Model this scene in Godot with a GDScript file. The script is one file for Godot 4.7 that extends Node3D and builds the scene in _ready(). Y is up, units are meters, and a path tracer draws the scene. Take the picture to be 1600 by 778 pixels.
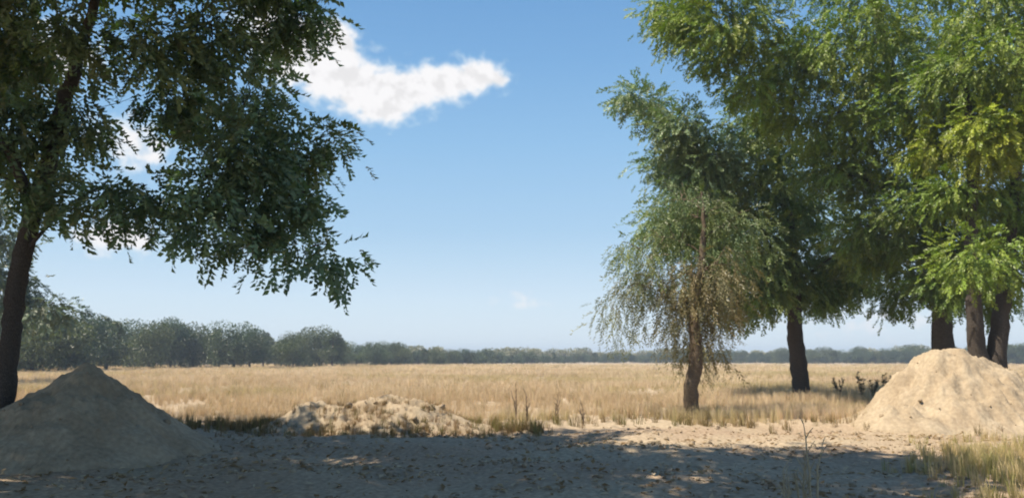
extends Node3D
# A dry field seen from a track between trees: three heaps of dirt, big trees on both sides, a far row of trees.

const FOCAL := 1256.0          # focal length in photo pixels (photo 1600 x 778)
const EYE := 1.5               # camera height in metres
const EXPOSURE := 1.65
const HORIZON := 560.0         # photo row of the horizon
var pitch := atan((HORIZON - 389.0) / FOCAL)
var rng := RandomNumberGenerator.new()
var nz := FastNoiseLite.new()
var nz2 := FastNoiseLite.new()
var M := {}
var used := {}
var mid_at := Vector3(-2.95, 0, -17.8)

# ------------------------------------------------------------------ helpers
func numbered(called: String) -> String:
	var k: int = used.get(called, 0)
	used[called] = k + 1
	return called if k == 0 else "%s_%03d" % [called, k]

func tag(o: Node, label: String, category: String, group := "", kind := "") -> void:
	if label: o.set_meta("label", label)
	if category: o.set_meta("category", category)
	if group: o.set_meta("group", group)
	if kind: o.set_meta("kind", kind)

func thing(called: String, label: String, category: String, at: Vector3, group := "") -> Node3D:
	var o := Node3D.new()
	o.name = numbered(called)
	add_child(o)
	o.position = at
	tag(o, label, category, group)
	return o

func part(called: String, mesh: Mesh, mat: Material, parent: Node) -> MeshInstance3D:
	var o := MeshInstance3D.new()
	o.name = called
	o.mesh = mesh
	o.material_override = mat
	parent.add_child(o, true)
	return o

# a photo pixel and a distance ahead (metres) give a point
func at_px(u: float, v: float, d: float) -> Vector3:
	var y := (389.0 - v) / FOCAL
	var c := cos(pitch)
	var s := sin(pitch)
	var dir := Vector3((u - 800.0) / FOCAL, y * c + s, -(c - y * s))
	return Vector3(0, EYE, 0) + dir * (d / -dir.z)

# where the ground lies below a photo pixel
func on_ground(u: float, v: float) -> Vector3:
	var p := at_px(u, v, 10.0)
	var k := EYE / (EYE - p.y)
	var g := Vector3(p.x * k, 0, p.z * k)
	g.y = height(g.x, g.z)
	return g

func height(x: float, z: float) -> float:
	var d := Vector2(x, z + 10.0).length()
	var near := clampf(1.0 - (d - 30.0) / 40.0, 0.0, 1.0)
	var h := nz.get_noise_2d(x * 14.0, z * 14.0) * 0.13 + nz.get_noise_2d(x * 60.0, z * 60.0) * 0.06
	h *= near
	# shallow ruts of the track that crosses in front
	var r := z + 12.2 + 0.04 * x
	h -= 0.05 * exp(-pow((r - 0.9) / 0.28, 2.0)) * near + 0.05 * exp(-pow((r + 0.9) / 0.28, 2.0)) * near
	return h

func gauss() -> float:
	return rng.randfn(0.0, 1.0)

func tube(st: SurfaceTool, pts: Array, radii: Array, sides := 7, rough := 0.0) -> void:
	# tapered tube through points; clockwise front faces
	var rings := []
	var up := Vector3(0.3, 0.1, 1).normalized()
	for i in pts.size():
		var dir: Vector3
		if i == 0: dir = pts[1] - pts[0]
		elif i == pts.size() - 1: dir = pts[i] - pts[i - 1]
		else: dir = pts[i + 1] - pts[i - 1]
		dir = dir.normalized()
		var a := dir.cross(up)
		if a.length() < 0.05: a = dir.cross(Vector3.RIGHT)
		a = a.normalized()
		var b := dir.cross(a)
		var ring := []
		for k in sides:
			var t := TAU * k / sides
			var rr: float = radii[i]
			if rough > 0.0: rr *= 1.0 + rough * (nz2.get_noise_3d(cos(t) * 30.0, sin(t) * 30.0, pts[i].y * 9.0) + 0.6 * sin(t * 5.0 + pts[i].y * 0.6))
			ring.append([pts[i] + (a * cos(t) + b * sin(t)) * rr, a * cos(t) + b * sin(t)])
		rings.append(ring)
	var v := 0.0
	for i in pts.size() - 1:
		var v2: float = v + (pts[i + 1] - pts[i]).length()
		for k in sides:
			var k2 := (k + 1) % sides
			var q := [rings[i][k], rings[i][k2], rings[i + 1][k2], rings[i + 1][k]]
			for j in [0, 2, 1, 0, 3, 2]:
				st.set_normal(q[j][1])
				st.set_uv(Vector2(float(k + (1 if j == 1 or j == 2 else 0)) / sides, v if j < 2 else v2))
				st.add_vertex(q[j][0])
		v = v2

func curve_pts(a: Vector3, m: Vector3, b: Vector3, n: int, wob := 0.0) -> Array:
	var out := []
	for i in n + 1:
		var t := float(i) / n
		var p := a.lerp(m, t).lerp(m.lerp(b, t), t)
		if i > 0 and i < n and wob > 0.0: p += Vector3(gauss(), gauss(), gauss()) * wob
		out.append(p)
	return out

func lin(c: Color) -> Color:
	return c.linear_to_srgb()

# ------------------------------------------------------------------ materials
func noise_tex(freq: float, lo: Color, hi: Color, size := 512, octaves := 5, seed_ := 1, mid = null) -> NoiseTexture2D:
	var t := NoiseTexture2D.new()
	var n := FastNoiseLite.new()
	n.seed = seed_
	n.frequency = freq
	n.fractal_octaves = octaves
	t.noise = n
	t.width = size
	t.height = size
	t.seamless = true
	var g := Gradient.new()
	g.set_color(0, lo)
	g.set_color(1, hi)
	if mid != null: g.add_point(0.5, mid)
	t.color_ramp = g
	return t

func normal_tex(freq: float, strength: float, size := 512, seed_ := 3) -> NoiseTexture2D:
	var t := NoiseTexture2D.new()
	var n := FastNoiseLite.new()
	n.seed = seed_
	n.frequency = freq
	n.fractal_octaves = 5
	n.fractal_gain = 0.62
	t.noise = n
	t.width = size
	t.height = size
	t.seamless = true
	t.as_normal_map = true
	t.bump_strength = strength
	return t

func make_materials() -> void:
	# dirt: tint comes from vertex colours (linear); texture adds grain
	var d := StandardMaterial3D.new()
	d.vertex_color_use_as_albedo = true
	d.albedo_texture = noise_tex(0.02, Color(0.74, 0.73, 0.72), Color(1, 1, 1), 1024, 6, 5)
	d.uv1_triplanar = true
	d.uv1_world_triplanar = true
	d.uv1_scale = Vector3(0.45, 0.45, 0.45)
	d.normal_enabled = true
	d.normal_texture = normal_tex(0.03, 6.0, 1024, 8)
	d.roughness = 0.95
	d.metallic_specular = 0.2
	M.dirt = d
	# bark
	for b in [["bark", Color(0.16, 0.135, 0.115)], ["bark_pale", Color(0.27, 0.21, 0.15)]]:
		var k := StandardMaterial3D.new()
		k.albedo_color = lin(b[1])
		k.albedo_texture = noise_tex(0.035, Color(0.5, 0.5, 0.5), Color(1, 1, 1), 512, 5, 11)
		k.uv1_scale = Vector3(4.0, 0.9, 1.0)
		k.normal_enabled = true
		k.normal_texture = normal_tex(0.03, 12.0, 512, 12)
		k.roughness = 0.9
		k.metallic_specular = 0.2
		M[b[0]] = k
	# leaves: colour from copies or vertices
	for l in [["leaf", Color(0.62, 0.72, 0.22)], ["dry", Color(0.8, 0.74, 0.6)]]:
		var f := StandardMaterial3D.new()
		f.vertex_color_use_as_albedo = true
		f.cull_mode = BaseMaterial3D.CULL_DISABLED
		f.roughness = 0.45 if l[0] == "leaf" else 0.85
		f.metallic_specular = 0.5 if l[0] == "leaf" else 0.15
		f.backlight_enabled = true
		f.backlight = l[1]
		M[l[0]] = f

# ------------------------------------------------------------------ small meshes
func leaf(st: SurfaceTool, base: Vector3, dir: Vector3, side: Vector3, length: float, width: float, fold: float, col: Color) -> void:
	# a leaf of four faces, folded on its midrib and bent at its tip
	var n := dir.cross(side).normalized()
	var mid := base + dir * length * 0.45 - n * fold * 0.3 * length
	var tip := base + dir * length - n * fold * 0.9 * length
	var l := base + dir * length * 0.42 + side * width * 0.5 + n * fold * width * 0.5
	var r := base + dir * length * 0.42 - side * width * 0.5 + n * fold * width * 0.5
	st.set_color(col)
	for q in [[base, l, mid], [mid, l, tip], [base, mid, r], [mid, tip, r]]:
		for p in q: st.add_vertex(p)

func sprig(count: int, length: float, leaf_len: float, leaf_wid: float, droop: float, seed_: int) -> ArrayMesh:
	# a twig along +Z with leaves on alternate sides
	rng.seed = seed_
	var st := SurfaceTool.new()
	st.begin(Mesh.PRIMITIVE_TRIANGLES)
	for i in count:
		var t := (i + 0.6) / count
		var p := Vector3(gauss() * 0.012, -droop * t * t * length, t * length)
		var ang := (0.0 if i % 2 == 0 else PI) + gauss() * 0.5
		var out := Vector3(cos(ang), sin(ang) * 0.6 - 0.25, 0.75 + 0.5 * rng.randf()).normalized()
		var side := out.cross(Vector3(gauss() * 0.5, 1, gauss() * 0.5)).normalized()
		var k := rng.randf_range(0.75, 1.2)
		var g := rng.randf_range(0.8, 1.2)
		leaf(st, p, out, side, leaf_len * k, leaf_wid * k, rng.randf_range(0.1, 0.35), Color(g, g, g * rng.randf_range(0.85, 1.1)))
	return st.commit()

func tuft_mesh(blades: int, spread: float, width: float, seed_: int, heads: bool) -> ArrayMesh:
	# grass tuft about 1 m tall before scaling
	rng.seed = seed_
	var st := SurfaceTool.new()
	st.begin(Mesh.PRIMITIVE_TRIANGLES)
	for i in blades:
		var a := rng.randf() * TAU
		var out := Vector3(cos(a), 0, sin(a))
		var side := Vector3(-sin(a + 0.6), 0, cos(a + 0.6))
		var h := rng.randf_range(0.45, 1.0)
		var lean := rng.randf_range(0.03, 0.42) * h
		var b := out * rng.randf() * spread
		var p1 := b + out * lean * 0.35 + Vector3.UP * h * 0.6
		var p2 := b + out * lean + Vector3.UP * h * rng.randf_range(0.86, 1.0)
		var w := width * rng.randf_range(0.6, 1.3)
		var g := rng.randf_range(0.7, 1.25)
		st.set_color(Color(g, g * rng.randf_range(0.93, 1.04), g * rng.randf_range(0.8, 1.1)))
		for p in [b - side * w, b + side * w, p1 + side * w * 0.7, b - side * w, p1 + side * w * 0.7, p1 - side * w * 0.7, p1 - side * w * 0.7, p1 + side * w * 0.7, p2]:
			st.add_vertex(p)
		if heads and i % 3 == 0:
			var hw := w * 2.6
			for p in [p2 - side * hw * 0.5, p2 + side * hw * 0.5, p2 + Vector3.UP * 0.12 + out * 0.03]:
				st.add_vertex(p)
	return st.commit()

func multi(called: String, mesh: Mesh, mat: Material, xf: Array, cols: Array, parent: Node) -> MultiMeshInstance3D:
	var mm := MultiMesh.new()
	mm.transform_format = MultiMesh.TRANSFORM_3D
	mm.use_colors = true
	mm.mesh = mesh
	mm.instance_count = xf.size()
	for i in xf.size():
		mm.set_instance_transform(i, xf[i])
		mm.set_instance_color(i, cols[i])
	var o := MultiMeshInstance3D.new()
	o.name = called
	o.multimesh = mm
	o.material_override = mat
	parent.add_child(o, true)
	return o

# ------------------------------------------------------------------ trees
# trunk: array of [point, radius] in world space; blobs: [centre, radii, clusters, colour]
func tree(called: String, label: String, base: Vector3, trunks: Array, blobs: Array, opt: Dictionary, group := "") -> Node3D:
	var root := thing(called, label, "tree", base, group)
	var bark: Material = opt.get("bark", M.bark)
	var nodes := []                     # [point, radius] along trunks, local
	var ti := 0
	for tr in trunks:
		# smooth the trunk
		var pts := []
		var rad := []
		for i in tr.size() - 1:
			var p0: Vector3 = tr[maxi(i - 1, 0)][0]
			var p1: Vector3 = tr[i][0]
			var p2: Vector3 = tr[i + 1][0]
			var p3: Vector3 = tr[mini(i + 2, tr.size() - 1)][0]
			for s in 9:
				var t := s / 9.0
				pts.append(p1.cubic_interpolate(p2, p0, p3, t) - base + Vector3(gauss(), 0, gauss()) * 0.012)
				rad.append(lerpf(tr[i][1], tr[i + 1][1], t) * (1.0 + gauss() * 0.03))
		pts.append(tr[-1][0] - base)
		rad.append(tr[-1][1])
		if ti == 0:
			for i in 6: rad[i] *= [2.1, 1.7, 1.4, 1.22, 1.1, 1.04][i]
		for i in pts.size(): nodes.append([pts[i], rad[i]])
		var st := SurfaceTool.new()
		st.begin(Mesh.PRIMITIVE_TRIANGLES)
		tube(st, pts, rad, 20, 0.13)
		st.generate_tangents()
		part("trunk" if ti == 0 else "limb", st.commit(), bark, root)
		ti += 1
	var twigs := SurfaceTool.new()
	twigs.begin(Mesh.PRIMITIVE_TRIANGLES)
	var xf := []
	var cols := []
	var per: int = opt.get("per", 34)
	var cr: float = opt.get("cluster", 0.5)
	var droop: float = opt.get("droop", 0.5)
	var size: float = opt.get("size", 1.0)
	var mid: Vector3 = trunks[0][mini(4, trunks[0].size() - 1)][0]
	blobs.sort_custom(func(p, q): return (p[0] - mid).length() < (q[0] - mid).length())
	for b in blobs:
		var c: Vector3 = b[0] - base
		var r: Vector3 = b[1]
		# limb from the trunk to the middle of the blob
		var best = nodes[0]
		var bd := 1e9
		for nd in nodes:
			var dp: Vector3 = c - nd[0]
			var flat := Vector2(dp.x, dp.z).length()
			var want := flat * 0.55
			var dd := dp.length() + absf(dp.y - want) * 1.2 + (3.0 if nd[0].y < opt.get("clear", 1.8) else 0.0)
			if dd < bd:
				bd = dd
				best = nd
		var start: Vector3 = best[0]
		var dist := (c - start).length()
		var lr := minf(clampf(dist * 0.02, 0.018, 0.11), best[1] * 0.75)
		var bend: Vector3 = start.lerp(c, 0.5) + Vector3.UP * dist * opt.get("arch", 0.12) + Vector3(gauss(), gauss() * 0.4, gauss()) * dist * 0.06
		var lp := curve_pts(start, bend, c, 8, dist * 0.012)
		var lrad := []
		for i in lp.size(): lrad.append(lerpf(lr, lr * 0.3, pow(float(i) / (lp.size() - 1), 0.8)))
		var ls := SurfaceTool.new()
		ls.begin(Mesh.PRIMITIVE_TRIANGLES)
		tube(ls, lp, lrad, 7)
		ls.generate_tangents()
		part("limb", ls.commit(), bark, root)
		for i in range(2, lp.size()): nodes.append([lp[i], lrad[i]])
		for k in int(b[2]):
			# cluster centre, thinner in the core than near the rim
			var v := Vector3(gauss(), gauss(), gauss()).normalized() * pow(rng.randf(), 0.42)
			var cc: Vector3 = c + v * r
			if cc.y + base.y < 0.9: continue
			var j := 2 + rng.randi() % (lp.size() - 2)
			var from: Vector3 = lp[j]
			for t in 2:
				var j2 := 2 + rng.randi() % (lp.size() - 2)
				if (lp[j2] - cc).length() < (from - cc).length(): from = lp[j2]
			var bl := (cc - from).length()
			var m: Vector3 = from.lerp(cc, 0.55) + Vector3.UP * bl * 0.16 + Vector3(gauss(), gauss(), gauss()) * bl * 0.07
			var tp := curve_pts(from, m, cc, 4, bl * 0.02)
			tube(twigs, tp, [0.016, 0.012, 0.009, 0.007, 0.005], 4)
			var tone := rng.randf_range(0.72, 1.22)
			var base_col: Color = b[3]
			var hue := rng.randf_range(-0.12, 0.12)
			var out0 := (cc - from).normalized()
			var n := int(per * rng.randf_range(0.55, 1.4))
			var ck := rng.randf_range(0.65, 1.35)
			for s in n:
				var w := Vector3(gauss(), gauss() * 0.62, gauss()) * cr * ck * 0.62
				w.y -= absf(gauss()) * droop * cr * 0.7
				var dir := (w.normalized() + out0 * 0.6 + Vector3(0, -droop * rng.randf_range(0.4, 1.3), 0) + Vector3(gauss(), gauss(), gauss()) * 0.35).normalized()
				var bas := Basis.looking_at(-dir, Vector3(gauss() * 0.4, 1, gauss() * 0.4).normalized())
				bas = bas.rotated(dir, gauss() * 0.5).scaled_local(Vector3.ONE * size * rng.randf_range(0.7, 1.25))
				xf.append(Transform3D(bas, cc + w))
				var tt := tone * rng.randf_range(0.8, 1.2)
				cols.append(Color(base_col.r * tt * (1.0 + hue), base_col.g * tt, base_col.b * tt * (1.0 - hue)))
	twigs.generate_tangents()
	part("twigs", twigs.commit(), bark, root).set_meta("kind", "stuff")
	multi("crown", opt.mesh, M.leaf, xf, cols, root).set_meta("kind", "stuff")
	return root

func blob_px(u: float, v: float, d: float, r: float, n: int, col: Color, flat := 0.85, deep := 1.0) -> Array:
	var k := d / FOCAL
	return [at_px(u, v, d), Vector3(r * k, r * k * flat, r * k * deep), n, col]

# a tree far away: leaf clumps as small faces
func far_crown(seed_: int, tall: float, wide: float, lobes: int, faces: int, col: Color, low: float) -> ArrayMesh:
	rng.seed = seed_
	var st := SurfaceTool.new()
	st.begin(Mesh.PRIMITIVE_TRIANGLES)
	var ls := []
	for i in lobes:
		var a := rng.randf() * TAU
		var t := rng.randf()
		var rr := wide * (0.25 + 0.35 * sin(PI * (0.15 + 0.75 * t)))
		ls.append([Vector3(cos(a) * rr * rng.randf(), lerpf(low, tall * 0.86, t), sin(a) * rr * rng.randf()), wide * rng.randf_range(0.2, 0.36), rng.randf_range(0.75, 1.25)])
	for i in faces:
		var l = ls[i % lobes]
		var v := Vector3(gauss(), gauss(), gauss()).normalized()
		var p: Vector3 = l[0] + v * Vector3(1, 0.8, 1) * l[1] * pow(rng.randf(), 0.35)
		if p.y < 0.1: continue
		var dir := (v + Vector3(gauss(), gauss(), gauss()) * 0.8).normalized()
		var side := dir.cross(Vector3(gauss(), gauss(), gauss())).normalized()
		var g: float = l[2] * rng.randf_range(0.75, 1.25)
		leaf(st, p, dir, side, 0.36 * rng.randf_range(0.6, 1.3), 0.27, 0.3, Color(col.r * g, col.g * g, col.b * g))
	return st.commit()

func far_tree(called: String, seed_: int, tall: float, wide: float, lobes: int, faces: int, col: Color, low: float, label: String, category: String, group: String, stems := 1) -> Node3D:
	var root := thing(called, label, category, Vector3.ZERO, group)
	rng.seed = seed_ + 77
	for s in stems:
		var st := SurfaceTool.new()
		st.begin(Mesh.PRIMITIVE_TRIANGLES)
		var o := Vector3(gauss(), 0, gauss()) * (0.0 if stems == 1 else 0.4)
		var r := tall * (0.022 if stems == 1 else 0.012)
		tube(st, [o - Vector3.UP * 0.15, o + Vector3(gauss() * 0.1, tall * 0.3, gauss() * 0.1), o * 2.0 + Vector3(gauss() * 0.3, tall * 0.72, gauss() * 0.3)], [r * 1.2, r, r * 0.3], 7)
		st.generate_tangents()
		part("trunk" if stems == 1 else "stem", st.commit(), M.bark, root)
	part("crown" if stems == 1 else "foliage", far_crown(seed_, tall, wide, lobes, faces, col, low), M.leaf, root)
	return root

func copy_of(src: Node3D, at: Vector3, s: Vector3, turn: float, label := "", group := "") -> Node3D:
	var c := src.duplicate()
	c.name = numbered(str(src.name).rstrip("_0123456789"))
	add_child(c)
	c.position = at
	c.scale = s
	c.rotation.y = turn
	if label: c.set_meta("label", label)
	if group: c.set_meta("group", group)
	return c

# ------------------------------------------------------------------ heaps
func heap(called: String, label: String, centre: Vector3, reach: Vector2, profile: Callable, col: Color, col2: Color, step: float, seed_: int, rugged := 1.0) -> Node3D:
	var root := thing(called, label, "dirt heap", centre)
	var n := FastNoiseLite.new()
	n.seed = seed_
	n.frequency = 0.45
	n.fractal_octaves = 5
	var nx := int(reach.x * 2 / step)
	var ny := int(reach.y * 2 / step)
	var hs := PackedFloat32Array()
	hs.resize((nx + 1) * (ny + 1))
	for j in ny + 1:
		for i in nx + 1:
			var x := -reach.x + i * step
			var z := -reach.y + j * step
			var h: float = profile.call(x, z)
			# lumps from tipped loads, gullies running down the slope, clods
			var ang := atan2(z, x)
			var rr := Vector2(x, z).length()
			var lump := n.get_noise_2d(x * 1.4, z * 1.4) * 0.36
			var gully := -absf(n.get_noise_2d(ang * 5.5 + 20.0, rr * 0.5)) * 0.34 * smoothstep(0.15, 0.9, rr)
			var grain := n.get_noise_2d(x * 7.0 + 50.0, z * 7.0) * 0.11 + n.get_noise_2d(x * 22.0, z * 22.0 + 9.0) * 0.05
			h += ((lump + gully + 0.06) * rugged + grain * (0.4 + 0.6 * rugged)) * clampf(h * 1.1 + 0.12, 0.0, 0.8)
			hs[j * (nx + 1) + i] = h + (height(centre.x + x, centre.z + z) - centre.y) - (0.06 if h < 0.03 else 0.0)
	var st := SurfaceTool.new()
	st.begin(Mesh.PRIMITIVE_TRIANGLES)
	for j in ny + 1:
		for i in nx + 1:
			var x := -reach.x + i * step
			var z := -reach.y + j * step
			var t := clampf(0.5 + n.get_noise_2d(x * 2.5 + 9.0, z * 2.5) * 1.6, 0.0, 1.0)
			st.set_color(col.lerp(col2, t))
			st.add_vertex(Vector3(x, hs[j * (nx + 1) + i], z))
	for j in ny:
		for i in nx:
			var a := j * (nx + 1) + i
			for k in [a, a + 1, a + nx + 2, a, a + nx + 2, a + nx + 1]: st.add_index(k)
	st.generate_normals()
	part("soil", st.commit(), M.dirt, root)
	# clods lying on the slope
	rng.seed = seed_
	var cm := []
	for k in 3: cm.append(clod_mesh(seed_ + k))
	for k in 110:
		var x := rng.randf_range(-reach.x, reach.x) * 0.95
		var z := rng.randf_range(-reach.y, reach.y) * 0.95
		var i := int((x + reach.x) / step)
		var j := int((z + reach.y) / step)
		if profile.call(x, z) < 0.02: continue
		var s := 0.018 + 0.075 * pow(rng.randf(), 3.0)
		var o := part("clod", cm[k % 3], M.dirt, root)
		o.position = Vector3(x, hs[j * (nx + 1) + i] + s * 0.1, z)
		o.scale = Vector3(s, s * 0.75, s)
		o.rotation = Vector3(rng.randf() * 6, rng.randf() * 6, 0)
	return root

func clod_mesh(seed_: int) -> ArrayMesh:
	var s := SphereMesh.new()
	s.radius = 1.0
	s.height = 2.0
	s.radial_segments = 8
	s.rings = 5
	var a := s.get_mesh_arrays()
	var n := FastNoiseLite.new()
	n.seed = seed_
	n.frequency = 0.9
	var vs: PackedVector3Array = a[Mesh.ARRAY_VERTEX]
	for i in vs.size(): vs[i] *= 1.0 + n.get_noise_3dv(vs[i]) * 0.6
	var st := SurfaceTool.new()
	st.begin(Mesh.PRIMITIVE_TRIANGLES)
	st.set_color(Color(0.43, 0.34, 0.235))
	var idx: PackedInt32Array = a[Mesh.ARRAY_INDEX]
	for k in idx: 
		st.set_color(Color(0.43, 0.34, 0.235))
		st.add_vertex(vs[k])
	st.index()
	st.generate_normals()
	return st.commit()

# ------------------------------------------------------------------ sky
func sky_panorama() -> ImageTexture:
	var W := 4096
	var H := 2048
	var stops := [[-90.0, Color8(150, 140, 120)], [-3.0, Color8(190, 185, 170)], [0.0, Color8(240, 249, 252)], [4.0, Color8(216, 237, 252)], [9.0, Color8(177, 213, 243)], [15.0, Color8(152, 197, 237)], [21.0, Color8(129, 178, 226)], [27.0, Color8(113, 163, 215)], [45.0, Color8(98, 146, 203)], [90.0, Color8(80, 126, 188)]]
	var img := Image.create(W, H, false, Image.FORMAT_RGB8)
	for y in H:
		var el := 90.0 - (y + 0.5) * 180.0 / H
		var c: Color = stops[0][1]
		for i in stops.size() - 1:
			if el >= stops[i][0] and el <= stops[i + 1][0]:
				c = stops[i][1].lerp(stops[i + 1][1], (el - stops[i][0]) / (stops[i + 1][0] - stops[i][0]))
		c = seen(c)
		img.fill_rect(Rect2i(0, y, W, 1), c)
	# clouds: puffs [azimuth, elevation, rx, ry, weight] in degrees
	var clouds := []
	var main := []
	for p in [[400, 20, 50, 34, 0.7], [440, 55, 62, 40, 0.85], [490, 90, 62, 46, 0.95], [515, 60, 40, 34, 0.8], [430, 110, 50, 30, 0.6], [530, 120, 60, 44, 1.0], [585, 150, 62, 38, 1.05], [640, 140, 60, 32, 1.1], [700, 128, 55, 30, 1.1], [752, 118, 36, 26, 1.1], [784, 125, 20, 14, 0.8], [520, 70, 36, 26, 0.8], [600, 175, 40, 20, 0.7]]:
		main.append(puff_px(p))
	clouds.append(main)
	for p in [[[150, 372, 40, 20, 0.75], [190, 365, 44, 26, 0.85], [225, 378, 26, 14, 0.6]], [[812, 470, 40, 16, 0.42], [850, 474, 24, 10, 0.3]], [[110, 90, 70, 40, 0.7], [60, 70, 50, 40, 0.6]], [[190, 210, 60, 38, 0.7], [230, 245, 40, 30, 0.6]], [[1380, 500, 120, 30, 0.5]]]:
		var c := []
		for q in p: c.append(puff_px(q))
		clouds.append(c)
	rng.seed = 404
	for k in 26:
		var az := rng.randf_range(50, 310)
		var el := rng.randf_range(7, 60)
		var c := []
		for q in 6: c.append([az + gauss() * 5.0, el + gauss() * 1.1, rng.randf_range(2, 4.5), rng.randf_range(1, 2.2), rng.randf_range(0.6, 1.0)])
		clouds.append(c)
	var n := FastNoiseLite.new()
	n.seed = 21
	n.frequency = 0.16
	n.fractal_octaves = 6
	n.fractal_gain = 0.55
	for c in clouds:
		var x0 := 1e9
		var x1 := -1e9
		var y0 := 1e9
		var y1 := -1e9
		for p in c:
			x0 = minf(x0, p[0] - p[2] * 2.2)
			x1 = maxf(x1, p[0] + p[2] * 2.2)
			y0 = minf(y0, p[1] - p[3] * 2.2)
			y1 = maxf(y1, p[1] + p[3] * 2.2)
		for py in range(int((90.0 - y1) / 180.0 * H), int((90.0 - y0) / 180.0 * H) + 1):
			if py < 0 or py >= H: continue
			var el := 90.0 - (py + 0.5) * 180.0 / H
			for px in range(int(floor(x0 / 360.0 * W)), int(floor(x1 / 360.0 * W)) + 2):
				var az := (px + 0.5) * 360.0 / W
				var s := 0.0
				for p in c:
					var dx: float = (az - p[0]) / p[2]
					var dy: float = (el - p[1]) / p[3]
					s += p[4] * exp(-(dx * dx + dy * dy) * 1.3)
				if s < 0.06: continue
				var bil := n.get_noise_2d(az * 3.2, el * 4.2)
				var s0 := s
				s += bil * 0.62 + n.get_noise_2d(az * 11.0 + 31.0, el * 13.0) * 0.12
				var a := smoothstep(0.12, 1.0, s)
				if a <= 0.0: continue
				# thick cloud is whiter on its lit upper left billows, greyer in its hollows and below
				var above := n.get_noise_2d((az - 0.9) * 3.2, (el + 1.1) * 4.2)
				var under: float = 1.0 - 0.06 * smoothstep(0.0, 0.6, above - bil + 0.1) * smoothstep(0.5, 1.3, s0)
				var xx := posmod(px, W)
				var was := img.get_pixel(xx, py)
				img.set_pixel(xx, py, was.lerp(seen(Color(0.995 * under, 0.99 * under, 0.995 * under)), a))
	return ImageTexture.create_from_image(img)

# sky colours as seen in the picture, before the exposure that multiplies them
func seen(c: Color) -> Color:
	var l := c.srgb_to_linear()
	return Color(l.r / EXPOSURE, l.g / EXPOSURE, l.b / EXPOSURE).linear_to_srgb()

func puff_px(p: Array) -> Array:
	var v := at_px(p[0], p[1], 100.0) - Vector3(0, EYE, 0)
	var el := rad_to_deg(asin(v.normalized().y))
	var az := rad_to_deg(atan2(v.x, -v.z))
	var k := rad_to_deg(1.0 / FOCAL)
	return [az, el, p[2] * k, p[3] * k, p[4]]

# ================================================================== scene
func _ready() -> void:
	rng.seed = 7
	nz.seed = 4
	nz.frequency = 0.02
	nz.fractal_octaves = 4
	nz2.seed = 19
	nz2.frequency = 0.05
	nz2.fractal_octaves = 4

	# camera
	var cam := Camera3D.new()
	cam.name = "camera"
	cam.fov = rad_to_deg(2.0 * atan(389.0 / FOCAL))
	cam.near = 0.05
	cam.far = 6000.0
	add_child(cam)
	cam.position = Vector3(0, EYE, 0)
	cam.rotation.x = pitch
	cam.current = true
	# a phone behind a windscreen, focused on the near glass: everything outside is a little soft
	var att := CameraAttributesPhysical.new()
	att.frustum_focal_length = 38.8
	att.frustum_focus_distance = 2.0
	att.exposure_aperture = 9.0
	cam.attributes = att

	# sky, air and exposure
	var env := Environment.new()
	env.background_mode = Environment.BG_SKY
	var sky := Sky.new()
	var pan := PanoramaSkyMaterial.new()
	pan.panorama = sky_panorama()
	sky.sky_material = pan
	env.sky = sky
	env.tonemap_mode = Environment.TONE_MAPPER_LINEAR
	env.tonemap_exposure = EXPOSURE
	env.sdfgi_enabled = true
	env.ssao_enabled = true
	env.ssil_enabled = true
	env.fog_enabled = true
	env.fog_density = 0.0009
	env.fog_light_color = Color(0.80, 0.87, 0.95)
	var we := WorldEnvironment.new()
	we.name = "environment"
	we.environment = env
	add_child(we)

	# sun: high, from the left and a little behind
	var sun := DirectionalLight3D.new()
	sun.name = "sun"
	sun.light_energy = 1.6
	sun.light_color = Color(1.0, 0.95, 0.87)
	sun.light_angular_distance = 0.55
	sun.shadow_enabled = true
	add_child(sun)
	var el := deg_to_rad(59.0)
	var fwd := deg_to_rad(-20.0)
	var to_sun := Vector3(-cos(el) * cos(fwd), sin(el), -cos(el) * sin(fwd))
	sun.look_at_from_position(to_sun * 50.0, Vector3.ZERO, Vector3.UP)

	make_materials()
	build_ground()
	build_heaps()
	build_trees()
	build_back_tree()
	build_far_row()
	build_grass()
	build_details()

func ground_colour(x: float, z: float) -> Color:
	var sand := Color(0.52, 0.42, 0.295)
	var soil := Color(0.46, 0.35, 0.245)
	var straw := Color(0.54, 0.43, 0.30)
	var n := nz2.get_noise_2d(x * 6.0, z * 6.0)
	var m := nz2.get_noise_2d(x * 1.2 + 40.0, z * 1.2)
	# bare dirt in front, dry field behind
	var edge := -18.6 + nz2.get_noise_2d(x * 3.0, 5.0) * 2.0
	var field := smoothstep(edge + 1.0, edge - 1.5, z)
	var c := soil.lerp(sand, clampf(0.35 + n * 1.4 + m * 0.6, 0.0, 1.0))
	var f := straw.lerp(Color(0.58, 0.48, 0.35), clampf(0.5 + m * 1.3, 0, 1) * 0.7)
	# worn pale bands across the far field
	var streak := nz2.get_noise_2d(x * 0.5 + 300.0, z * 2.2)
	f = f.lerp(Color(0.47, 0.38, 0.28), smoothstep(-0.2, -0.34, streak) * 0.8)
	return c.lerp(f, field)

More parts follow.
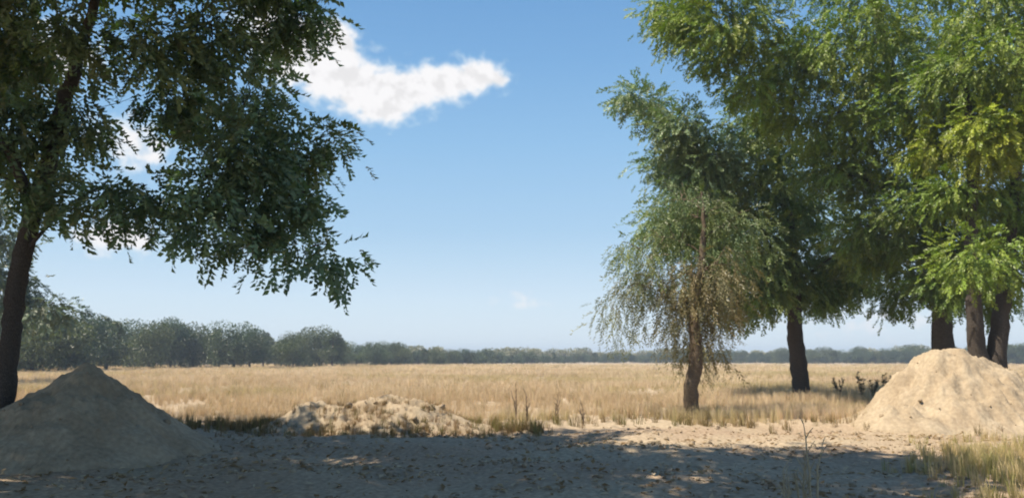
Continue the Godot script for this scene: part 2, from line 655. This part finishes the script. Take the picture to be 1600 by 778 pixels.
func build_ground() -> void:
	var st := SurfaceTool.new()
	st.begin(Mesh.PRIMITIVE_TRIANGLES)
	var xs := []
	var zs := []
	for i in 261:
		var s := (i - 130) / 130.0
		xs.append(12.0 * sinh(s * 6.1) / sinh(1.6))
	for i in 321:
		var s := (i - 110) / 130.0
		zs.append(-13.0 - 12.0 * sinh(s * 3.75) / sinh(1.35))
	for j in zs.size():
		for i in xs.size():
			st.set_color(ground_colour(xs[i], zs[j]))
			st.add_vertex(Vector3(xs[i], height(xs[i], zs[j]), zs[j]))
	var w := xs.size()
	for j in zs.size() - 1:
		for i in w - 1:
			var a := j * w + i
			for k in [a, a + w + 1, a + 1, a, a + w, a + w + 1]: st.add_index(k)
	st.generate_normals()
	var g := part("ground", st.commit(), M.dirt, self)
	tag(g, "flat dry ground of sandy dirt and straw field", "", "", "structure")

func build_heaps() -> void:
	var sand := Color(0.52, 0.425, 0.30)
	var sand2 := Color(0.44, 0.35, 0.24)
	# big pale heap on the right
	var c := Vector3(at_px(1490, 600, 18.6).x, 0, -18.6)
	heap("dirt_mound", "tall pale sandy dirt heap at the feet of the double trunked tree", c, Vector2(4.2, 3.2), func(x, z):
		var h1 := 1.74 * smoothstep(1.0, 0.0, Vector2(x / (2.75 if x > 0.0 else 2.6), z / 2.4).length())
		var h2 := 0.72 * smoothstep(1.0, 0.0, Vector2((x - 1.7) / 1.9, (z + 0.1) / 1.9).length())
		var h3 := 0.5 * smoothstep(1.0, 0.0, Vector2((x + 1.6) / 1.2, (z - 1.0) / 1.0).length() * 0.85)
		var top := maxf(h1, maxf(h2, h3)) + 0.25 * minf(h1, h2)
		return minf(top, 1.5 + 0.5 * (top - 1.5)), sand, sand2, 0.05, 31, 1.05)
	# dark heap on the left, in the shade
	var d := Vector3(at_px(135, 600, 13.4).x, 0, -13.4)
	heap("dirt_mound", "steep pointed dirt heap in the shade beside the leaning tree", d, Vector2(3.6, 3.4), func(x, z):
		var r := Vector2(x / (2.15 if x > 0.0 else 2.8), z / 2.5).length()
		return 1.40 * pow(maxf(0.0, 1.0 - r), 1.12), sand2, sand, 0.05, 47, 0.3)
	# low spoil heap in the middle
	var m := mid_at
	heap("dirt_mound", "low long spoil heap overgrown with dry weeds in front of the field", m, Vector2(3.4, 1.8), func(x, z):
		return mid_lump(x, z), sand, sand2, 0.06, 53)

func heap_height(x: float, z: float) -> float:
	return height(x, z) + mid_lump(x - mid_at.x, z - mid_at.z)

func mid_lump(x: float, z: float) -> float:
	return 0.5 * smoothstep(1.0, 0.0, Vector2((x + 0.35) / 2.3, z / 1.4).length()) + 0.36 * smoothstep(1.0, 0.0, Vector2((x - 1.2) / 1.5, (z + 0.2) / 1.0).length()) + 0.22 * smoothstep(1.0, 0.0, Vector2((x + 1.7) / 1.3, z / 1.0).length())

func build_trees() -> void:
	var broad := sprig(9, 0.30, 0.105, 0.062, 0.25, 101)
	var small := sprig(12, 0.32, 0.085, 0.05, 0.2, 102)
	var narrow := sprig(14, 0.42, 0.10, 0.032, 0.5, 103)
	rng.seed = 11
	# ---- left tree, leaning, hanging sprays against the sky
	var D := 13.6
	var b := Vector3(at_px(4, 600, D).x, 0, -D)
	var dark := Color(0.165, 0.225, 0.12)
	var dark2 := Color(0.165, 0.23, 0.13)
	var tr := [[[b + Vector3(-0.02, -0.2, 0), 0.17], [at_px(12, 560, D), 0.15], [at_px(24, 460, D), 0.145], [at_px(48, 350, D), 0.14], [at_px(72, 270, D), 0.13], [at_px(92, 190, D), 0.13], [at_px(122, 90, D), 0.1], [at_px(150, -20, D), 0.07], [at_px(160, -160, D), 0.04]],
		[[at_px(50, 345, D), 0.09], [at_px(20, 250, D - 0.6), 0.08], [at_px(-60, 120, D - 1.0), 0.06], [at_px(-130, -40, D - 1.4), 0.05]]]
	var bl := []
	for q in [[40, 60, 95, 16], [20, 190, 85, 16], [110, 170, 66, 10], [110, 40, 70, 7], [230, 60, 85, 9], [330, 40, 85, 15], [430, 50, 75, 12], [480, 20, 48, 6], [290, 140, 75, 13], [390, 150, 75, 13], [60, 280, 50, 7],
			[370, 220, 85, 17], [455, 240, 75, 13], [520, 205, 44, 5], [420, 300, 66, 10], [330, 280, 50, 6], [475, 300, 36, 4],
			[165, 290, 30, 3], [225, 290, 36, 4], [270, 312, 24, 2], [140, 325, 16, 1], [300, 345, 24, 2], [345, 352, 24, 2], [400, 345, 30, 3], [420, 380, 18, 1], [475, 365, 22, 2], [520, 392, 24, 2],
			[200, -80, 140, 22], [380, -90, 140, 24], [40, -90, 130, 22], [-80, 60, 120, 20], [-110, 220, 100, 15], [-200, 80, 120, 16], [-150, -100, 130, 18], [430, -110, 110, 14], [250, -230, 150, 22], [60, -250, 140, 20], [420, -240, 130, 18]]:
		var dd := D + rng.randf_range(-1.2, 1.2)
		bl.append(blob_px(q[0], q[1], dd, maxf(q[2] - 28.0, 8.0), int(q[3] * (0.78 if q[2] > 40 else 1.0)), dark if q[0] < 240 else dark2, 0.85, 1.5 if q[2] > 60 else 1.2))
	tree("leaning_tree", "dark leafy tree leaning over the pointed heap, hanging sprays against sky", b, tr, bl, {"mesh": broad, "per": 26, "cluster": 0.36, "droop": 0.85, "size": 1.1, "arch": 0.1})

	# ---- trees beyond the left edge whose crowns shade the track
	for q in [[Vector3(-8.6, 0, -6.6), 0.27, 1, 2.1, 8.8], [Vector3(-7.2, 0, -1.5), 0.22, 2, 1.2, 7.6], [Vector3(-15.0, 0, -12.4), 0.2, 3, 0.6, 6.6], [Vector3(-3.6, 0, 1.5), 0.24, 4, 1.8, 10.5]]:
		var p: Vector3 = q[0]
		rng.seed = 900 + q[2]
		var t2 := [[[p - Vector3(0, 0.2, 0), q[1]], [p + Vector3(0.1, 2, 0), q[1] * 0.9], [p + Vector3(0.3, 4.5, 0.1), q[1] * 0.75], [p + Vector3(0.4, 7.5, -0.1), q[1] * 0.5], [p + Vector3(0.3 + q[3] * 0.5, q[4] + 4.5, 0), q[1] * 0.2]]]
		var bb := []
		for k in (30 if q[2] == 1 else 22):
			var a := k * 2.4
			var rr := 0.9 + (3.6 if q[2] == 1 else 2.7) * sqrt((k % 7) / 7.0)
			bb.append([p + Vector3(cos(a) * rr * 1.2 + q[3], q[4] + 5.6 * rng.randf(), sin(a) * rr * 1.25), Vector3(1.7, 1.3, 1.7), 26, dark2])
		tree("shade_tree", ["leafy tree whose crown shades the near track", "leafy tree beside the viewer shading the track", "leafy tree behind the leaning tree and its heap", "tall leafy tree right behind the viewer"][q[2] - 1], p, t2, bb, {"mesh": broad, "per": 30, "cluster": 0.6, "droop": 0.6, "size": 1.3, "clear": 4.0})

	# ---- slim tree at the field edge, sparse hanging twigs
	rng.seed = 21
	D = 20.4
	b = Vector3(at_px(1079, 600, D).x, 0, -D)
	var olive := Color(0.27, 0.23, 0.12)
	tr = [[[b - Vector3(0, 0.2, 0), 0.2], [at_px(1080, 610, D), 0.175], [at_px(1088, 560, D), 0.165], [at_px(1086, 500, D), 0.14], [at_px(1094, 430, D), 0.11], [at_px(1100, 360, D), 0.06], [at_px(1096, 300, D), 0.03]]]
	bl = []
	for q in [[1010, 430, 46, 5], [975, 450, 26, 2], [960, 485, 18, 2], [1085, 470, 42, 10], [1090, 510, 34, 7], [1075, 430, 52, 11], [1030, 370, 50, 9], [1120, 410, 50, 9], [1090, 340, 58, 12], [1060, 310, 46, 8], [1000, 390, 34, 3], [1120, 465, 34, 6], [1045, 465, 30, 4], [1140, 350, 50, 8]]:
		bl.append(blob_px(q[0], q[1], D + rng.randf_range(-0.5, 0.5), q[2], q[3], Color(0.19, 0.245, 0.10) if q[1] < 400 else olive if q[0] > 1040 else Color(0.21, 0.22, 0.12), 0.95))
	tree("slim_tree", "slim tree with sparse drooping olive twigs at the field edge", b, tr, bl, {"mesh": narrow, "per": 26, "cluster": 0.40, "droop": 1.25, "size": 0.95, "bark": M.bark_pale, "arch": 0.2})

	# ---- round green tree further back
	rng.seed = 31
	D = 30.0
	b = Vector3(at_px(1252, 600, D).x, 0, -D)
	var green := Color(0.19, 0.26, 0.085)
	var grey_green := Color(0.18, 0.245, 0.125)
	tr = [[[b - Vector3(0, 0.2, 0), 0.33], [at_px(1250, 590, D), 0.29], [at_px(1243, 520, D), 0.28], [at_px(1240, 440, D), 0.25], [at_px(1232, 350, D), 0.2], [at_px(1212, 240, D), 0.14], [at_px(1190, 120, D), 0.07]]]
	bl = []
	for q in [[985, 148, 26, 4], [1020, 165, 36, 6], [1060, 205, 56, 13], [1110, 250, 75, 20], [1080, 290, 56, 12], [1180, 290, 85, 24], [1120, 345, 72, 18], [1200, 390, 76, 20], [1265, 320, 85, 22], [1300, 410, 62, 16], [1150, 420, 60, 14], [1245, 430, 56, 10], [1180, 200, 60, 10], [1250, 215, 60, 7], [1330, 435, 44, 8], [1060, 345, 56, 12], [1200, 455, 44, 9], [1040, 250, 40, 8], [1280, 450, 44, 9], [1110, 440, 44, 9], [1160, 470, 34, 6], [1350, 380, 56, 10]]:
		bl.append(blob_px(q[0], q[1], D + rng.randf_range(-2.4, 2.0), maxf(q[2] - 18.0, 10.0), int(q[3] * 1.6), grey_green if q[0] < 1120 else green, 0.9, 1.2))
	tree("round_tree", "green tree standing alone in the field behind the slim tree", b, tr, bl, {"mesh": small, "per": 30, "cluster": 0.6, "droop": 0.5, "size": 1.35, "clear": 3.5})

	# ---- tall tree right behind the pale heap
	rng.seed = 41
	D = 25.0
	b = Vector3(at_px(1472, 600, D).x, 0, -D)
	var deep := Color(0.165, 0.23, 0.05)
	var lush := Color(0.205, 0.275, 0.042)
	tr = [[[b - Vector3(0, 0.2, 0), 0.34], [at_px(1474, 540, D), 0.31], [at_px(1470, 450, D), 0.29], [at_px(1450, 330, D), 0.25], [at_px(1420, 200, D), 0.2], [at_px(1380, 60, D), 0.14], [at_px(1350, -100, D), 0.07]]]
	bl = []
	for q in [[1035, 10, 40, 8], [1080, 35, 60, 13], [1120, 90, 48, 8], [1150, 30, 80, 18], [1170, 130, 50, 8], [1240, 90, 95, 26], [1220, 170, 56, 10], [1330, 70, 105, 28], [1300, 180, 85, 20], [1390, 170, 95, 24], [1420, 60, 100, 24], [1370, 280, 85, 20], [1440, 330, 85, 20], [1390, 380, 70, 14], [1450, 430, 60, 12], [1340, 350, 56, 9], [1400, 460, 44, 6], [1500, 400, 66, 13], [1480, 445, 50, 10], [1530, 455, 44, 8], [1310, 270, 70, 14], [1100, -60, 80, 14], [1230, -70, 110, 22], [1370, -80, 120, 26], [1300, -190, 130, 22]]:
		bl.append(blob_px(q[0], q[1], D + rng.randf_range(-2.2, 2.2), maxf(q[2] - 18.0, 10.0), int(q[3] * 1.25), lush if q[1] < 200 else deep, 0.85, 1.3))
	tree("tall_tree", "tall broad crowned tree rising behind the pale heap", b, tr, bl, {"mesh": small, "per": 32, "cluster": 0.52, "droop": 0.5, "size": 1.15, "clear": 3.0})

	# ---- double trunked tree on the far right, yellowish leaves
	rng.seed = 51
	D = 21.5
	b = Vector3(at_px(1548, 600, D).x, 0, -D)
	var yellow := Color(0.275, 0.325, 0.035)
	tr = [[[b - Vector3(0, 0.2, 0), 0.34], [at_px(1556, 570, D), 0.24], [at_px(1566, 480, D), 0.2], [at_px(1578, 380, D), 0.17], [at_px(1590, 240, D), 0.13], [at_px(1600, 80, D), 0.09], [at_px(1610, -80, D), 0.05]],
		[[b + Vector3(-0.05, 0.2, 0.05), 0.25], [at_px(1530, 560, D), 0.22], [at_px(1522, 470, D - 0.2), 0.19], [at_px(1518, 370, D - 0.4), 0.16], [at_px(1520, 230, D - 0.8), 0.12], [at_px(1500, 80, D - 1.0), 0.07]]]
	bl = []
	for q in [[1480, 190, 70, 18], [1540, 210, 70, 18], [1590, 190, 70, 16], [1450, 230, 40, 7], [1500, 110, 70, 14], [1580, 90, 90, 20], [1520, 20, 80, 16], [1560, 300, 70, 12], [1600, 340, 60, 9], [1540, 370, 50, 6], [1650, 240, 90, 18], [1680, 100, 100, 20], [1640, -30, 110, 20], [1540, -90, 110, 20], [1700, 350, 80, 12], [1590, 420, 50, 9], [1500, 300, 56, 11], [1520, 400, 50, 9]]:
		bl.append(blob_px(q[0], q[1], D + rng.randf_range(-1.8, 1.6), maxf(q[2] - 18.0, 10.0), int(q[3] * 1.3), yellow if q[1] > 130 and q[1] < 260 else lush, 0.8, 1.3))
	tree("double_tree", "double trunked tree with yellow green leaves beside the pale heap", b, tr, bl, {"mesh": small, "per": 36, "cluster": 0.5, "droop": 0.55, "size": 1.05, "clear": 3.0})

func build_back_tree() -> void:
	rng.seed = 81
	var D := 46.0
	var b := Vector3(at_px(-30, 600, D).x, 0, -D)
	var pale := Color(0.13, 0.165, 0.10)
	var tr := [[[b - Vector3(0, 0.2, 0), 0.2], [at_px(-28, 520, D), 0.18], [at_px(-20, 440, D), 0.15], [at_px(-22, 360, D), 0.11], [at_px(-15, 300, D), 0.06]]]
	var bl := []
	for q in [[-10, 320, 36, 9], [10, 370, 30, 8], [-40, 350, 40, 10], [5, 420, 26, 6], [-30, 420, 36, 8], [40, 440, 22, 4], [70, 470, 20, 4], [-20, 470, 30, 6], [30, 480, 24, 5], [100, 485, 14, 3]]:
		bl.append(blob_px(q[0], q[1], D + rng.randf_range(-2.0, 2.0), q[2], q[3], pale, 0.9))
	tree("back_tree", "paler tree standing in the field behind the leaning trunk", b, tr, bl, {"mesh": sprig(10, 0.45, 0.16, 0.09, 0.2, 104), "per": 22, "cluster": 0.7, "droop": 0.4, "size": 1.3, "clear": 1.5})

func build_far_row() -> void:
	var g := "trees in the far row beyond the field"
	var kinds := []
	var dk := Color(0.085, 0.115, 0.06)
	kinds.append(far_tree("field_tree", 301, 10.0, 9.0, 22, 8000, dk, 2.2, "dark leafy tree in the far row beyond the dry field", "tree", g))
	kinds.append(far_tree("field_tree", 302, 8.5, 9.5, 20, 7500, Color(0.105, 0.125, 0.06), 1.6, "dark leafy tree in the far row beyond the dry field", "tree", g))
	kinds.append(far_tree("field_tree", 303, 11.0, 8.0, 18, 7500, Color(0.08, 0.11, 0.07), 2.4, "dark leafy tree in the far row beyond the dry field", "tree", g))
	kinds.append(far_tree("field_tree", 304, 11.0, 5.2, 15, 6000, Color(0.095, 0.115, 0.06), 2.0, "dark leafy tree in the far row beyond the dry field", "tree", g))
	var gs := "bushes at the feet of the far row"
	var bushes := []
	bushes.append(far_tree("bush", 311, 3.2, 5.5, 12, 2400, Color(0.24, 0.22, 0.12), 0.5, "low olive bush at the foot of the far row", "bush", gs, 3))
	bushes.append(far_tree("bush", 312, 2.6, 4.5, 11, 2000, Color(0.30, 0.25, 0.15), 0.4, "low olive bush at the foot of the far row", "bush", gs, 3))
	# crown tops along the row, read from the photo: [u, top v, base v]
	rng.seed = 60
	var first := [true, true, true, true]
	var line := [[-60, 452, 588], [30, 470, 586], [110, 486, 584], [180, 478, 583], [250, 484, 582], [300, 488, 581], [355, 497, 580], [420, 512, 579], [450, 514, 578], [500, 515, 577], [560, 528, 576], [600, 530, 575], [640, 540, 574], [700, 541, 573], [760, 545, 572], [820, 549, 571], [880, 551, 570], [960, 551, 569], [1040, 549, 569], [1120, 546, 569], [1200, 545, 569], [1300, 543, 570], [1420, 540, 570], [1560, 536, 571], [1660, 534, 572]]
	var k := 0
	var u := -60.0
	while u < 1660.0:
		var top := 0.0
		var base := 0.0
		for i in line.size() - 1:
			if u >= line[i][0] and u <= line[i + 1][0]:
				var t: float = (u - line[i][0]) / (line[i + 1][0] - line[i][0])
				top = lerpf(line[i][1], line[i + 1][1], t)
				base = lerpf(line[i][2], line[i + 1][2], t)
		var d := EYE * FOCAL / (base - HORIZON) * 1.25
		var gd := clampf(d, 90.0, 420.0)
		var tall := EYE + (HORIZON - top + rng.randf_range(-14.0, 7.0) * 100.0 / gd * 1.2) * gd / FOCAL
		tall = maxf(tall, 2.5)
		var kind: int = [0, 1, 2, 1, 3, 0, 2, 3][k % 8]
		var src: Node3D = kinds[kind]
		var natural: float = [10.0, 8.5, 11.0, 10.5][kind]
		var s := tall / (natural * 1.13)
		var p := at_px(u, 560, gd + rng.randf_range(-12, 14))
		p.y = 0.0
		var sc := Vector3(s * rng.randf_range(0.9, 1.3), s, s * rng.randf_range(0.9, 1.3))
		var lab := "dark leafy tree in the far row beyond the low spoil heap"
		var grp := "trees in the far row beyond the field"
		if u < 330.0:
			lab = "taller dark tree at the near end of the far row, beyond the pointed heap"
			grp = "trees at the near end of the far row"
		elif u > 900.0:
			lab = "low hazy tree on the horizon behind the trunks of the sunny trees"
			grp = "trees on the horizon behind the sunny trees"
		if first[kind]:
			first[kind] = false
			src.position = p
			src.scale = sc
			src.rotation.y = rng.randf() * TAU
			tag(src, lab, "tree", grp)
		else:
			copy_of(src, p, sc, rng.randf() * TAU, lab, grp)
		u += maxf(8.0 * s * FOCAL / gd * rng.randf_range(0.32, 0.66), 8.0)
		k += 1
	# bushes in front of the row
	var fb := [true, true]
	u = -40.0
	k = 0
	while u < 1640.0:
		var t := clampf((u + 40.0) / 900.0, 0.0, 1.0)
		var gd := lerpf(80.0, 300.0, t)
		if u > 900.0: gd = 320.0 - (u - 900.0) * 0.12
		var p := at_px(u, 560, gd + rng.randf_range(-12, 8))
		p.y = 0.0
		var s := rng.randf_range(0.8, 1.5)
		var kind := k % 2
		if fb[kind]:
			fb[kind] = false
			bushes[kind].position = p
			bushes[kind].scale = Vector3.ONE * s
			tag(bushes[kind], "low olive bush at the foot of the near end of the far row", "bush", "bushes at the near end of the far row")
		elif u < 330.0:
			copy_of(bushes[kind], p, Vector3(s * 1.2, s, s * 1.2), rng.randf() * TAU, "low olive bush at the foot of the near end of the far row", "bushes at the near end of the far row")
		elif u < 900.0:
			copy_of(bushes[kind], p, Vector3(s * 1.2, s, s * 1.2), rng.randf() * TAU, "low olive bush in front of the far row beyond the low heap", gs)
		else:
			copy_of(bushes[kind], p, Vector3(s * 1.2, s, s * 1.2), rng.randf() * TAU, "tiny bush on the horizon behind the trunks of the sunny trees", "bushes on the horizon behind the sunny trees")
		u += 4.2 * s * FOCAL / gd * rng.randf_range(0.4, 0.95)
		k += 1

func field_edge(x: float) -> float:
	var e := -18.4 + nz2.get_noise_2d(x * 4.0, 2.0) * 1.6
	if x > 0.8 and x < 9.0: e -= 1.2
	return e

func build_grass() -> void:
	var straw := tuft_mesh(16, 0.16, 0.007, 71, true)
	var broad := tuft_mesh(18, 0.22, 0.012, 72, false)
	# dry field
	rng.seed = 500
	var xf := []
	var cols := []
	for k in 60000:
		var q := rng.randf()
		var z := -17.0 * pow(190.0 / 17.0, pow(q, 0.85))
		var x := rng.randf_range(-0.78, 0.78) * -z
		if z > field_edge(x): continue
		var m := nz2.get_noise_2d(x * 2.2, z * 1.2)
		if m < -0.42: continue
		var s := (0.24 + 0.3 * (m + 0.5) + rng.randf() * 0.2) * (1.0 if z < -26.0 else 0.8)
		var wide := s * (1.0 + clampf((-z - 25.0) / 30.0, 0.0, 3.0))
		var t := rng.randf_range(0.8, 1.2)
		var g := clampf(0.5 + nz2.get_noise_2d(x * 1.3 + 90.0, z * 0.8) * 1.5, 0.0, 1.0)
		var streak := nz2.get_noise_2d(x * 0.5 + 300.0, z * 2.2)
		if streak < -0.30 and rng.randf() < 0.85: continue
		var c := Color(0.70, 0.585, 0.45).lerp(Color(0.61, 0.495, 0.37), g)
		if streak > 0.22: c = c.lerp(Color(0.50, 0.44, 0.25), 0.7)
		if rng.randf() < 0.05: c = Color(0.30, 0.25, 0.13)
		xf.append(Transform3D(Basis(Vector3.UP, rng.randf() * TAU).scaled_local(Vector3(wide, s, wide)), Vector3(x, height(x, z) - 0.01, z)))
		cols.append(Color(c.r * t, c.g * t, c.b * t))
	var f := multi("field_grass", straw, M.dry, xf, cols, self)
	tag(f, "tall dry straw coloured grass covering the field", "grass", "", "stuff")
	# weeds along the foot of the field, on the middle heap and round the trunks
	xf = []
	cols = []
	rng.seed = 510
	for k in 1500:
		var x := rng.randf_range(-10.5, 13.0)
		var z := field_edge(x) + absf(gauss()) * 0.7
		if x > 0.6 and x < 8.6 and rng.randf() < 0.8: continue
		var s := rng.randf_range(0.12, 0.42)
		xf.append(Transform3D(Basis(Vector3.UP, rng.randf() * TAU).scaled_local(Vector3(s * 1.3, s, s * 1.3)), Vector3(x, height(x, z) - 0.01, z)))
		var c: Color = [Color(0.30, 0.22, 0.12), Color(0.2, 0.16, 0.08), Color(0.2, 0.19, 0.08)][k % 3]
		cols.append(c)
	for k in 700:
		var x := -3.0 + gauss() * 1.5
		var z := -17.6 + gauss() * 0.9 + 0.35
		var s := rng.randf_range(0.08, 0.26)
		var y := heap_height(x, z)
		xf.append(Transform3D(Basis(Vector3.UP, rng.randf() * TAU).scaled_local(Vector3(s * 1.3, s, s * 1.3)), Vector3(x, y - 0.02, z)))
		cols.append([Color(0.26, 0.17, 0.09), Color(0.34, 0.25, 0.14), Color(0.2, 0.18, 0.08)][k % 3])
	var w := multi("edge_weeds", broad, M.dry, xf, cols, self)
	tag(w, "short brown weeds along the near edge of the field", "weeds", "", "stuff")
	# green and straw grass in the sun at the near right
	xf = []
	cols = []
	rng.seed = 520
	for k in 9000:
		var z := rng.randf_range(-14.8, -6.0)
		var x := rng.randf_range(3.0, 12.5)
		var lim := 5.4 + (z + 10.0) * -0.55 + nz2.get_noise_2d(x * 5.0, z * 5.0) * 1.6
		if x < lim + rng.randf() * 1.6 - 0.8: continue
		if nz2.get_noise_2d(x * 9.0 + 7.0, z * 9.0) < rng.randf_range(-0.3, 0.25): continue
		var s := rng.randf_range(0.08, 0.36)
		xf.append(Transform3D(Basis(Vector3.UP, rng.randf() * TAU).scaled_local(Vector3(s, s, s)), Vector3(x, height(x, z) - 0.01, z)))
		var c: Color = [Color(0.55, 0.45, 0.26), Color(0.46, 0.40, 0.19), Color(0.33, 0.33, 0.13), Color(0.58, 0.48, 0.30)][rng.randi() % 4]
		cols.append(c)
	var v := multi("verge_grass", broad, M.dry, xf, cols, self)
	tag(v, "sunny straw and green grass on the near verge below the pale heap", "grass", "", "stuff")
	# stones and crumbs of earth
	xf = []
	cols = []
	rng.seed = 540
	for k in 9000:
		var z := rng.randf_range(-18.5, -5.5)
		var x := rng.randf_range(-11.0, 11.0)
		if nz2.get_noise_2d(x * 4.0 + 60.0, z * 7.0) < rng.randf_range(-0.2, 0.35): continue
		var s := 0.006 + 0.04 * pow(rng.randf(), 4.0)
		xf.append(Transform3D(Basis.from_euler(Vector3(rng.randf() * 6, rng.randf() * 6, 0)).scaled_local(Vector3(s * 1.3, s * 0.8, s)), Vector3(x, height(x, z) + s * 0.2, z)))
		var g := rng.randf_range(0.7, 1.1)
		cols.append(Color(g, g, g))
	var gr := multi("gravel", clod_mesh(77), M.dirt, xf, cols, self)
	tag(gr, "small stones and crumbs of earth strewn on the dirt", "gravel", "", "stuff")
	# litter on the shaded dirt
	var lm := SurfaceTool.new()
	lm.begin(Mesh.PRIMITIVE_TRIANGLES)
	leaf(lm, Vector3.ZERO, Vector3(0, 0.1, 1).normalized(), Vector3(1, 0.1, 0).normalized(), 0.1, 0.05, 0.2, Color.WHITE)
	xf = []
	cols = []
	rng.seed = 530
	for k in 12000:
		var z := rng.randf_range(-17.0, -5.0)
		var x := rng.randf_range(-11.0, 9.0)
		if nz2.get_noise_2d(x * 5.0, z * 8.0) < 0.02 and rng.randf() < 0.75: continue
		var s := rng.randf_range(0.5, 1.4)
		xf.append(Transform3D(Basis.from_euler(Vector3(gauss() * 0.3, rng.randf() * TAU, gauss() * 0.3)).scaled_local(Vector3.ONE * s), Vector3(x, height(x, z) + 0.012, z)))
		cols.append([Color(0.4, 0.31, 0.2), Color(0.25, 0.17, 0.09), Color(0.5, 0.42, 0.3)][k % 3])
	var l := multi("leaf_litter", lm.commit(), M.dry, xf, cols, self)
	tag(l, "fallen dry leaves scattered over the shaded dirt", "leaf litter", "", "stuff")

func stalk(at: Vector3, tall: float, seed_: int, label: String, col: Color, group := "") -> void:
	var root := thing("dry_stalk", label, "weed", at, group)
	rng.seed = seed_
	var mat := StandardMaterial3D.new()
	mat.albedo_color = lin(col)
	mat.roughness = 0.9
	var lean := Vector3(gauss() * 0.08, 1, gauss() * 0.06)
	for k in 3:
		var st := SurfaceTool.new()
		st.begin(Mesh.PRIMITIVE_TRIANGLES)
		var h: float = tall * [1.0, 0.72, 0.5][k]
		var a := rng.randf() * TAU
		var o := Vector3(cos(a), 0, sin(a)) * 0.03
		var top: Vector3 = o + lean * h + Vector3(cos(a), 0, sin(a)) * h * [0.03, 0.16, 0.22][k]
		var pts := curve_pts(o - Vector3.UP * 0.03, o + Vector3.UP * h * 0.55, top, 5, 0.008)
		tube(st, pts, [0.013, 0.012, 0.011, 0.009, 0.007, 0.004], 6)
		for s in 5:
			var p: Vector3 = pts[2 + s % 4]
			var b := rng.randf() * TAU
			var e := p + Vector3(cos(b) * 0.09, 0.13, sin(b) * 0.09) * rng.randf_range(0.5, 1.1)
			tube(st, [p, p.lerp(e, 0.5) + Vector3.UP * 0.012, e], [0.006, 0.005, 0.003], 5)
		part("stem", st.commit(), mat, root)

func build_details() -> void:
	var p := at_px(1262, 560, 8.3)
	p.y = height(p.x, p.z)
	stalk(p, 0.80, 1, "tall pale dry stalk standing alone on the shaded near dirt", Color(0.42, 0.34, 0.22))
	p = at_px(1216, 560, 8.2)
	p.y = height(p.x, p.z)
	stalk(p, 0.36, 2, "short dry stalk next to the tall pale stalk", Color(0.4, 0.33, 0.22))
	p = at_px(1243, 560, 8.25)
	p.y = height(p.x, p.z)
	stalk(p, 0.45, 5, "middling dry stalk between the tall and the short stalk", Color(0.36, 0.29, 0.18))
	# dark dead stems at the edge of the field
	for q in [[808, 0.85, 19.0], [822, 0.6, 18.6], [868, 0.7, 19.4], [912, 0.5, 18.8]]:
		p = at_px(q[0], 560, q[2])
		p.y = height(p.x, p.z)
		stalk(p, q[1], int(q[0]), "thin dark dead stem at the field edge between low heap and slim tree", Color(0.12, 0.085, 0.055), "dead stems at the field edge")
	# dark weeds in the field by the solitary green tree
	for q in [[1308, 0.9, 30.0], [1345, 1.0, 29.0], [1362, 0.8, 31.0], [1385, 1.0, 28.0], [1398, 0.9, 30.0]]:
		p = at_px(q[0], 560, q[2])
		p.y = height(p.x, p.z)
		tall_weed(p, q[1], int(q[0]))

func tall_weed(at: Vector3, tall: float, seed_: int) -> void:
	var root := thing("tall_weed", "dark bushy weed in the field between solitary green tree and pale heap", "weed", at, "weeds beside the solitary green tree")
	rng.seed = seed_
	var st := SurfaceTool.new()
	st.begin(Mesh.PRIMITIVE_TRIANGLES)
	var fo := SurfaceTool.new()
	fo.begin(Mesh.PRIMITIVE_TRIANGLES)
	for k in 5:
		var a := rng.randf() * TAU
		var top := Vector3(cos(a) * 0.16, tall * rng.randf_range(0.7, 1.0), sin(a) * 0.16)
		tube(st, [Vector3(0, -0.03, 0), top * 0.5 + Vector3(gauss(), 0, gauss()) * 0.02, top], [0.012, 0.009, 0.004], 5)
		for i in 26:
			var t := rng.randf_range(0.2, 1.0)
			var d := Vector3(gauss(), gauss() * 0.5 + 0.3, gauss()).normalized()
			leaf(fo, top * t, d, d.cross(Vector3(gauss(), 1, gauss())).normalized(), 0.12, 0.05, 0.2, Color(0.09, 0.085, 0.04))
	part("stem", st.commit(), M.bark, root)
	part("foliage", fo.commit(), M.leaf, root)
